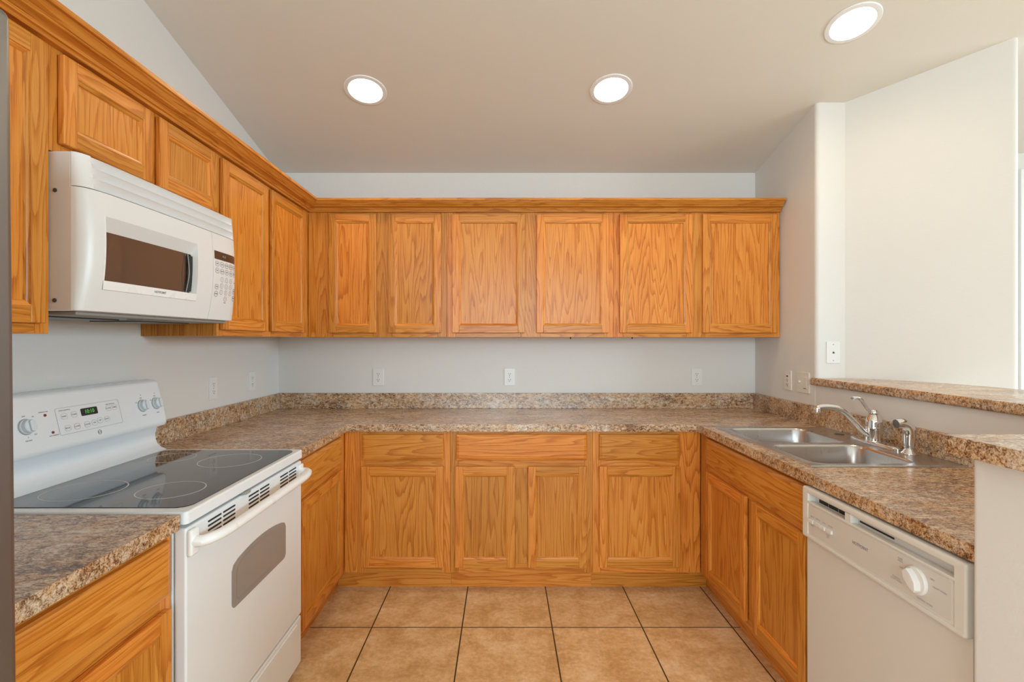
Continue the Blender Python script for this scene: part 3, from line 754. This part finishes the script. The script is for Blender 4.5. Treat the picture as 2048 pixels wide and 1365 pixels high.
# ------------------------------------------------------------------ microwave
MWW, MWH = .7575, .417
mw = thing('microwave', 'white over the range microwave with brown glass door', 'microwave', (-1.130, 1.3060, 1.446), 90)
m = MB(); m.box(0, MWW, .001, .369, 0, MWH, MW_WHITE, .002, 1); m.build('case', mw)
def bul(u, z):
    e = abs(u - MWW / 2) / (MWW / 2)
    f = (1 - e ** 12) ** .5 * (1 - .10 * e ** 2)
    g = 1 - .50 * ((z - .19) / .20) ** 2 if z < .19 else 1 - .42 * ((z - .19) / .225) ** 2
    return .050 * f * g
def patch(u0, u1, z0, z1, nu, nz, extra=lambda u, z: 0, inset=.0012, us=None):
    """solid slab with a curved front from (u0,z0) to (u1,z1)"""
    t = bmesh.new(); us_ = [u0 + (u1 - u0) * i / nu for i in range(nu + 1)]
    if u0 < .01: us_ = [u0, u0 + .0015, u0 + .004, u0 + .008, u0 + .014, u0 + .022, u0 + .035] + us_[2:]
    if u1 > MWW - .01: us_ = us_[:-2] + [u1 - .035, u1 - .022, u1 - .014, u1 - .008, u1 - .004, u1 - .0015, u1]
    zs = [z0 + (z1 - z0) * j / nz for j in range(nz + 1)]
    F = [[t.verts.new((u, -bul(u, z) - extra(u, z), z)) for u in us_] for z in zs]
    B = [[t.verts.new((u, 0, z)) for u in us_] for z in zs]
    for j in range(nz):
        for i in range(len(us_) - 1):
            t.faces.new((F[j][i], F[j][i + 1], F[j + 1][i + 1], F[j + 1][i])); t.faces.new((B[j][i + 1], B[j][i], B[j + 1][i], B[j + 1][i + 1]))
    for i in range(len(us_) - 1):
        t.faces.new((B[0][i], B[0][i + 1], F[0][i + 1], F[0][i])); t.faces.new((F[-1][i], F[-1][i + 1], B[-1][i + 1], B[-1][i]))
    for j in range(nz):
        t.faces.new((B[j][0], F[j][0], F[j + 1][0], B[j + 1][0])); t.faces.new((F[j][-1], B[j][-1], B[j + 1][-1], F[j + 1][-1]))
    return t
GZ = .326
def louv(u, z):
    e = min(u, MWW - u)
    f = min(1, max(0, (e - .05) / .012))
    p = ((z - GZ - .004) / ((MWH - GZ - .006) / 3)) % 1.0
    return f * (-.024 * (1 - p) ** 0.8 + .001)
m = MB(); m.absorb(patch(0, MWW, GZ + .002, MWH, 24, 60, louv), MW_WHITE); m.build('vent_grille', mw, 40, False)
DX = .556
# door with a recessed window: front sheet with an opening, recess faces and glass
WU0, WU1, WZ0, WZ1 = .058, .463, .060, .262
GU0, GU1, GZ0, GZ1 = .062, .460, .088, .224
def sheet(t, us, zs, dep, skip=None, cache=None):
    cache = {} if cache is None else cache
    def V(u, z):
        k = (round(u, 5), round(z, 5))
        if k not in cache: cache[k] = t.verts.new((u, -bul(u, z) + dep, z))
        return cache[k]
    for a, b in zip(us, us[1:]):
        for c, d in zip(zs, zs[1:]):
            if skip and skip((a + b) / 2, (c + d) / 2): continue
            t.faces.new((V(a, c), V(b, c), V(b, d), V(a, d)))
    return cache
def lin(a, b, n): return [a + (b - a) * i / n for i in range(n + 1)]
us = [0, .0015, .004, .008, .014, .022, .035] + [WU0] + lin(WU0, WU1, 16)[1:] + lin(WU1, DX, 4)[1:]
zs = [0.0015] + lin(.012, WZ0, 2) + lin(WZ0, WZ1, 10)[1:] + lin(WZ1, GZ, 4)[1:]
t = bmesh.new()
sheet(t, us, zs, 0, lambda u, z: WU0 < u < WU1 and WZ0 < z < WZ1)
m = MB(); m.absorb(t, MW_WHITE)
def strip(pa, pb, n=16):
    """band between two (u,z,depth) lines"""
    return [[(lambda u, z, d: (u, -bul(u, z) + d, z))(*[pa[q][k] + (pb[q][k] - pa[q][k]) * i / n for k in range(3)]) for i in range(n + 1)] for q in (0, 1)]
def band(a0, a1, b0, b1, mat, n=16):
    la = [(a0[0] + (a1[0] - a0[0]) * i / n, a0[1] + (a1[1] - a0[1]) * i / n, a0[2]) for i in range(n + 1)]
    lb = [(b0[0] + (b1[0] - b0[0]) * i / n, b0[1] + (b1[1] - b0[1]) * i / n, b0[2]) for i in range(n + 1)]
    P = lambda q: (q[0], -bul(q[0], q[1]) + q[2], q[1])
    m.loft([[P(q) for q in la], [P(q) for q in lb]], mat, False, False)
# edge walls of the door
band((0, .0015, 0), (DX, .0015, 0), (0, .0015, .05), (DX, .0015, .05), MW_WHITE); band((DX, .0015, 0), (DX, GZ, 0), (DX, .0015, .05), (DX, GZ, .05), MW_WHITE, 8)
band((0, GZ, 0), (DX, GZ, 0), (0, GZ, .05), (DX, GZ, .05), MW_WHITE); band((0, .0015, 0), (0, GZ, 0), (0, .0015, .003), (0, GZ, .003), MW_WHITE, 8)
door = m.build('door', mw, 45, False)
D = .024
m = MB()
band((WU0, WZ1, 0), (WU1, WZ1, 0), (GU0, GZ1, D), (GU1, GZ1, D), MW_WHITE); band((WU0, WZ0, 0), (WU0, WZ1, 0), (GU0, WZ0, .0), (GU0, WZ1, 0), MW_PANEL, 8)
band((WU0, WZ0, 0), (WU1, WZ0, 0), (WU0, WZ0 + .002, -.0025), (WU1, WZ0 + .002, -.0025), MW_PANEL)
band((WU0, WZ0 + .002, -.0025), (WU1, WZ0 + .002, -.0025), (WU0, GZ0 - .002, -.001), (WU1, GZ0 - .002, -.001), MW_PANEL)
band((WU0, GZ0 - .002, -.001), (WU1, GZ0 - .002, -.001), (GU0, GZ0, D), (GU1, GZ0, D), MW_PANEL)
band((GU0, WZ1, 0), (GU0, GZ0 - .002, 0), (GU0, WZ1, D), (GU0, GZ0 - .002, D), MW_PANEL, 8); band((GU1, GZ0, D), (GU1, GZ1, D), (WU1, GZ0 - .002, 0), (WU1, WZ1, 0), MW_PANEL, 8)
m.build('window_bezel', door, 38, False)
t = bmesh.new(); sheet(t, lin(GU0 - .002, .434, 16), lin(GZ0 - .002, GZ1 + .002, 6), D - .0004); m = MB(); m.absorb(t, MW_GLASS); m.build('window_glass', door)
m = MB()
t = bmesh.new(); sheet(t, lin(.434, GU1 + .002, 3), lin(GZ0 + .006, GZ1 - .006, 6), D - .006); m.absorb(t, POCKET)
hl = spline([(.433, -bul(.433, GZ0) + D - .006, GZ0 + .001), (.430, -bul(.43, .15) + D - .014, .155), (.433, -bul(.433, GZ1) + D - .006, GZ1 - .001)], 6)
m.tube([tuple(p) for p in hl], .0016, GREYMETAL, 8)
m.build('handle', door)
def MWM(u, z, out=.0006):
    du = (bul(u + .004, z) - bul(u - .004, z)) / .008; dz = (bul(u, z + .004) - bul(u, z - .004)) / .008
    X = Vector((1, -du, 0)).normalized(); Zv = Vector((0, -dz, 1)).normalized(); N = X.cross(Zv).normalized(); Zv = N.cross(X)
    N = -N if N.y > 0 else N
    o = Vector((u, -bul(u, z), z)) + N * out
    return Matrix(((X.x, Zv.x, N.x, o.x), (X.y, Zv.y, N.y, o.y), (X.z, Zv.z, N.z, o.z), (0, 0, 0, 1)))
k = MB(); k.text('HOTPOINT', .0105, PRINT, MWM(.277, WZ0 + .014, .0030)); k.build('brand_lettering', door)
m = MB(); m.absorb(patch(DX + .0015, MWW, .0015, GZ, 10, 14), MW_WHITE); cp = m.build('control_panel', mw, 45, False)
def curved(mb, u0, u1, z0, z1, out, mat):
    t = bmesh.new(); sheet(t, lin(u0, u1, 8), lin(z0, z1, 3), -out); mb.absorb(t, mat)
k = MB(); curved(k, .566, .742, .229, .260, .0008, BROWN_DISPLAY); kd = k.build('display', cp)
k = MB(); k.text('10:10', .012, PRINT_SOFT, MWM(.63, .244, .0013)); k.build('display_digits', kd)
def key(u, z, a, b, mat, s_):
    M = MWM(u, z, .0004); A = rrect(-a, a, -b, b, min(a, b) * .95); B = [(x * .86, y * .82) for x, y in A]; k = MB()
    k.loft([[(x, y, 0) for x, y in A], [(x, y, .0002) for x, y in A], [(x, y, .0002) for x, y in B]], mat, True, False, 'x', M)
    k.text(s_, .0072, PRINT, MWM(u, z, .0006)); k.build('key', cp, 38, False)
cols = [.583, .617, .650, .683, .716]
words = [('POP', 'BEV', 'COOK', 'AUTO', 'TIME'), ('VEG', 'PLATE', 'DEF', 'REH', 'PWR')]
for r_, z in enumerate((.212, .186)):
    for c_, u in enumerate(cols): key(u, z, .013, .010, PRINT_RED if (r_ == 0 and c_ == 3) else PRINT_SOFT, words[r_][c_])
for r_, z in enumerate((.155, .131, .107)):
    for c_, u in enumerate(cols[1:4]): key(u, z, .010, .0095, PRINT_SOFT, str(3 * r_ + c_ + 1))
key(.650, .083, .010, .0095, PRINT_SOFT, '0')
key(.583, .125, .012, .010, PRINT_SOFT, 'FAN'); key(.583, .098, .012, .011, PRINT_SOFT, 'LIGHT')
key(.718, .118, .012, .010, PRINT_RED, 'STOP'); key(.718, .091, .012, .011, PRINT_SOFT, 'START')
word('CLOCK', .006, PRINT_SOFT, MWM(.718, .152), cp); word('TIMER', .006, PRINT_SOFT, MWM(.650, .068), cp)
SX = Matrix(((0, 0, -1, 0), (1, 0, 0, 0), (0, 1, 0, 0), (0, 0, 0, 1)))     # onto the near side, pointing to -x
for y, z in ((.041, .315), (.042, .027)):
    k = MB(); k.lathe([(.0055, 0), (.0055, .0015), (.003, .0025)], DARKGREY, 16, T(-.0002, y, z) @ Matrix(((0, 0, -1, 0), (1, 0, 0, 0), (0, -1, 0, 0), (0, 0, 0, 1)))); k.build('case_screw', mw)
m = MB(); m.box(.02, MWW - .02, .004, .35, -.010, 0, GREYMETAL, .004); un = m.build('underside', mw)
for a in (.06, .42):
    m = MB(); m.box(a, a + .26, .12, .30, -.014, -.0101, DARKGREY, .001); m.build('grease_filter', un)
m = MB(); m.box(.30, .42, .03, .08, -.0125, -.0101, GREYMETAL, .001); m.build('lamp_cover', un)

# ------------------------------------------------------------------ dishwasher
DW = .612
dw = thing('dishwasher', 'bisque dishwasher under the right countertop beside the half wall', 'dishwasher', (1.030, 1.7255, 0), -90)
m = MB(); m.box(.003, DW - .003, .05, .60, .10, .868, GREYMETAL); m.box(.003, DW - .003, .09, .11, 0, .10, DARK); m.build('tub', dw)
m = MB(); m.box(.001, DW - .001, .016, .05, .115, .705, BISQUE_DOOR, .004, 2); m.build('door_panel', dw)
m = MB()
# control fascia: frame with a pocket handle recess
m.box(.0, DW, 0, .05, .848, .869, BISQUE, .007, 3); m.box(.0, .034, 0, .05, .700, .860, BISQUE, .006, 3); m.box(DW - .034, DW, 0, .05, .700, .860, BISQUE, .006, 3)
m.box(.02, DW - .02, .003, .05, .700, .822, BISQUE, .004, 2); m.box(.03, DW - .03, .026, .05, .815, .852, BISQUE)
m.box(.02, DW - .02, -.0005, .02, .818, .825, BISQUE, .002)
m.box(.004, DW - .004, -.001, .03, .700, .713, BISQUE, .004)
cf = m.build('control_fascia', dw)
m = MB(); m.prism(rrect(.034, DW - .038, .718, .814, .010), -.0029, -.0021, BISQUE_INSET, FR); m.build('control_inset', cf)
m = MB()
for k in range(3): m.box(.055 + k * .049, .100 + k * .049, .0245, .028, .826, .837, DARK)
m.box(.245, .375, .0245, .028, .8295, .8345, DARK); m.build('vent', cf)
m = MB(); m.prism([(.0, .0), (.026, .0), (.022, .028), (.0, .028)], -.025, -.002, BISQUE, FR @ T(.214, .821, 0)); m.build('latch', cf)
for k in range(4):
    m = MB(); m.box(.040 + k * .030, .067 + k * .030, -.0055 + .002 * (k % 2), .004, .757, .769, BISQUE_LIGHT, .002); m.build('button', cf)
m = MB(); m.lathe([(.034, .0), (.034, .004), (.031, .007)], BISQUE_LIGHT, 40, FR @ T(.476, .768, -.0021)); dl = m.build('dial', cf)
m = MB(); A = [(-.026, .012), (-.012, .017), (.012, .015), (.026, .004), (.027, -.004), (.012, -.013), (-.012, -.015), (-.028, -.004)]
m.prism(A, .006, .022, BISQUE_LIGHT, FR @ T(.476, .768, -.0021) @ Matrix.Rotation(R(-48), 4, 'Z'), bevel=.004); m.build('dial_grip', dl)
DM = lambda x, z: FR @ T(x, z, -.0018)
k = MB(); k.text('HOTPOINT', .0125, PRINT, DM(.278, .772)); k.build('brand_lettering', cf)
for s_, x, z in (('HEAVY', .055, .778), ('NORMAL', .085, .779), ('LIGHT', .115, .779), ('HEATED', .147, .779), ('WASH', .055, .748), ('START', .135, .747), ('DRY', .135, .741), ('RINSE', .425, .800), ('HOLD', .425, .794), ('OFF', .428, .778), ('DRY', .523, .792), ('HEAVY WASH', .543, .776), ('PLASTICS', .412, .745), ('LIGHT WASH', .412, .739), ('NORMAL WASH', .50, .727)): word(s_, .0062, PRINT_SOFT, DM(x, z), cf)

# ------------------------------------------------------------------ refrigerator
rf = thing('refrigerator', 'stainless steel refrigerator at the left edge of the view', 'refrigerator', (-.742, .778, 0), 0)
rf.rotation_euler = (0, R(-.6), 0)
m = MB(); m.box(-.72, -.062, -.90, -.004, .02, 1.868, GREYMETAL, .006); m.build('cabinet_body', rf)
m = MB(); m.box(-.058, 0, -.90, 0, .62, 1.878, FRIDGE_STEEL, .014, 4); m.build('refrigerator_door', rf)
m = MB(); m.box(-.058, 0, -.90, 0, .07, .612, FRIDGE_STEEL, .014, 4); m.build('freezer_drawer', rf)

# ------------------------------------------------------------------ outlets and switches
def make_plate(name, label, loc, rotz, mat, w=.070, h=.115, group='white duplex outlets', kind='duplex'):
    t = thing(name, label, 'outlet' if kind in ('duplex', 'gfci') else 'switch', loc, rotz, group)
    m = MB(); m.prism(rrect(-w / 2, w / 2, -h / 2, h / 2, .004, 3), .0003, .0062, mat, FR, bevel=.0025, seg=2); m.build('cover_plate', t)
    if kind == 'duplex':
        for z in (.0197, -.0197):
            m = MB(); m.prism(rrect(-.0165, .0165, z - .0138, z + .0138, .010, 5), .0058, .0074, mat, FR, bevel=.0006, seg=1)
            for x in (-.0065, .0065): m.box(x - .0012, x + .0012, -.0078, -.007, z - .001, z + .0072, DARK)
            m.lathe([(.0027, 0), (.0027, .0006)], DARK, 12, FR @ T(0, z - .0075, .0073)); m.build('receptacle', t)
        m = MB(); m.lathe([(.003, 0), (.002, .001)], PRINT_SOFT, 12, FR @ T(0, 0, .0062)); m.build('cover_screw', t)
    elif kind == 'gfci':
        m = MB(); m.prism(rrect(-.0165, .0165, -.0335, .0335, .002, 2), .0058, .0078, mat, FR, bevel=.0006, seg=1)
        for z in (.0, -.026):
            for x in (-.0065, .0065): m.box(x - .0013, x + .0013, -.0082, -.0074, z - .001, z + .0072, DARK)
            m.lathe([(.0027, 0), (.0027, .0006)], DARK, 12, FR @ T(0, z - .0055, .0076))
        m.build('receptacle', t)
        m = MB(); m.box(-.009, .009, -.0092, -.007, .020, .029, DARKGREY, .001); m.build('test_button', t)
    return t
D0 = make_plate('outlet', 'white duplex outlet on the back wall, leftmost of three there', (bx(757, YB), YB, 1.37 - .0745 * YB), 0, PLATE)
for px, lab in ((1019, 'white duplex outlet at the middle of the back wall'), (1393, 'white duplex outlet on the back wall, rightmost of three there')):
    o = copy_tree(D0); o.location.x = bx(px, YB); o['label'] = lab
for Y, z, lab in ((2.577, 1.37 - .097 * 2.577, 'white duplex outlet on the left wall nearer the range'), (2.976, 1.37 - .083 * 2.976, 'white duplex outlet on the left wall nearer the corner')):
    o = copy_tree(D0); o.location = (XL, Y, z); o.rotation_euler = (0, 0, R(90)); o['label'] = lab
make_plate('outlet', 'ivory outlet with dark test button on the right wall', (XR, 2.94, 1.37 - .081 * 2.94), -90, IVORY, kind='gfci', group='wall plates on the right')
sw = make_plate('light_switch', 'ivory double switch plate on the right wall beside the bar end', (XR, 2.792, 1.37 - .0855 * 2.792), -90, IVORY, w=.115, kind='switch', group='wall plates on the right')
m = MB(); m.box(-.028, -.018, -.0068, -.005, -.014, .014, IVORY, .001); m.box(-.027, -.019, -.016, -.006, -.001, .008, MW_PANEL, .002); m.build('toggle', sw)
m = MB(); m.prism(rrect(.0065, .0395, -.0335, .0335, .002, 2), .0058, .0076, IVORY, FR, bevel=.0006, seg=1); m.box(.010, .036, -.0082, -.0072, -.0325, -.0295, DARKGREY); m.build('dimmer_paddle', sw)
pj = make_plate('phone_jack', 'white telephone jack plate on the narrow wall above the bar', (bx(1665.5, 2.678), 2.678, 1.37 - .0255 * 2.678), 0, PLATE, w=.072, h=.116, kind='phone', group='wall plates on the right')
pj['category'] = 'wall plate'
m = MB(); m.prism([(-.0055, -.005), (.0055, -.005), (.0055, .001), (.0025, .001), (.0025, .0055), (-.0025, .0055), (-.0025, .001), (-.0055, .001)], .006, .0068, DARK, FR); m.build('jack_socket', pj)
for z in (.043, -.043):
    m = MB(); m.lathe([(.0032, 0), (.002, .0012)], PRINT_SOFT, 12, FR @ T(0, z, .0061)); m.build('cover_screw', pj)
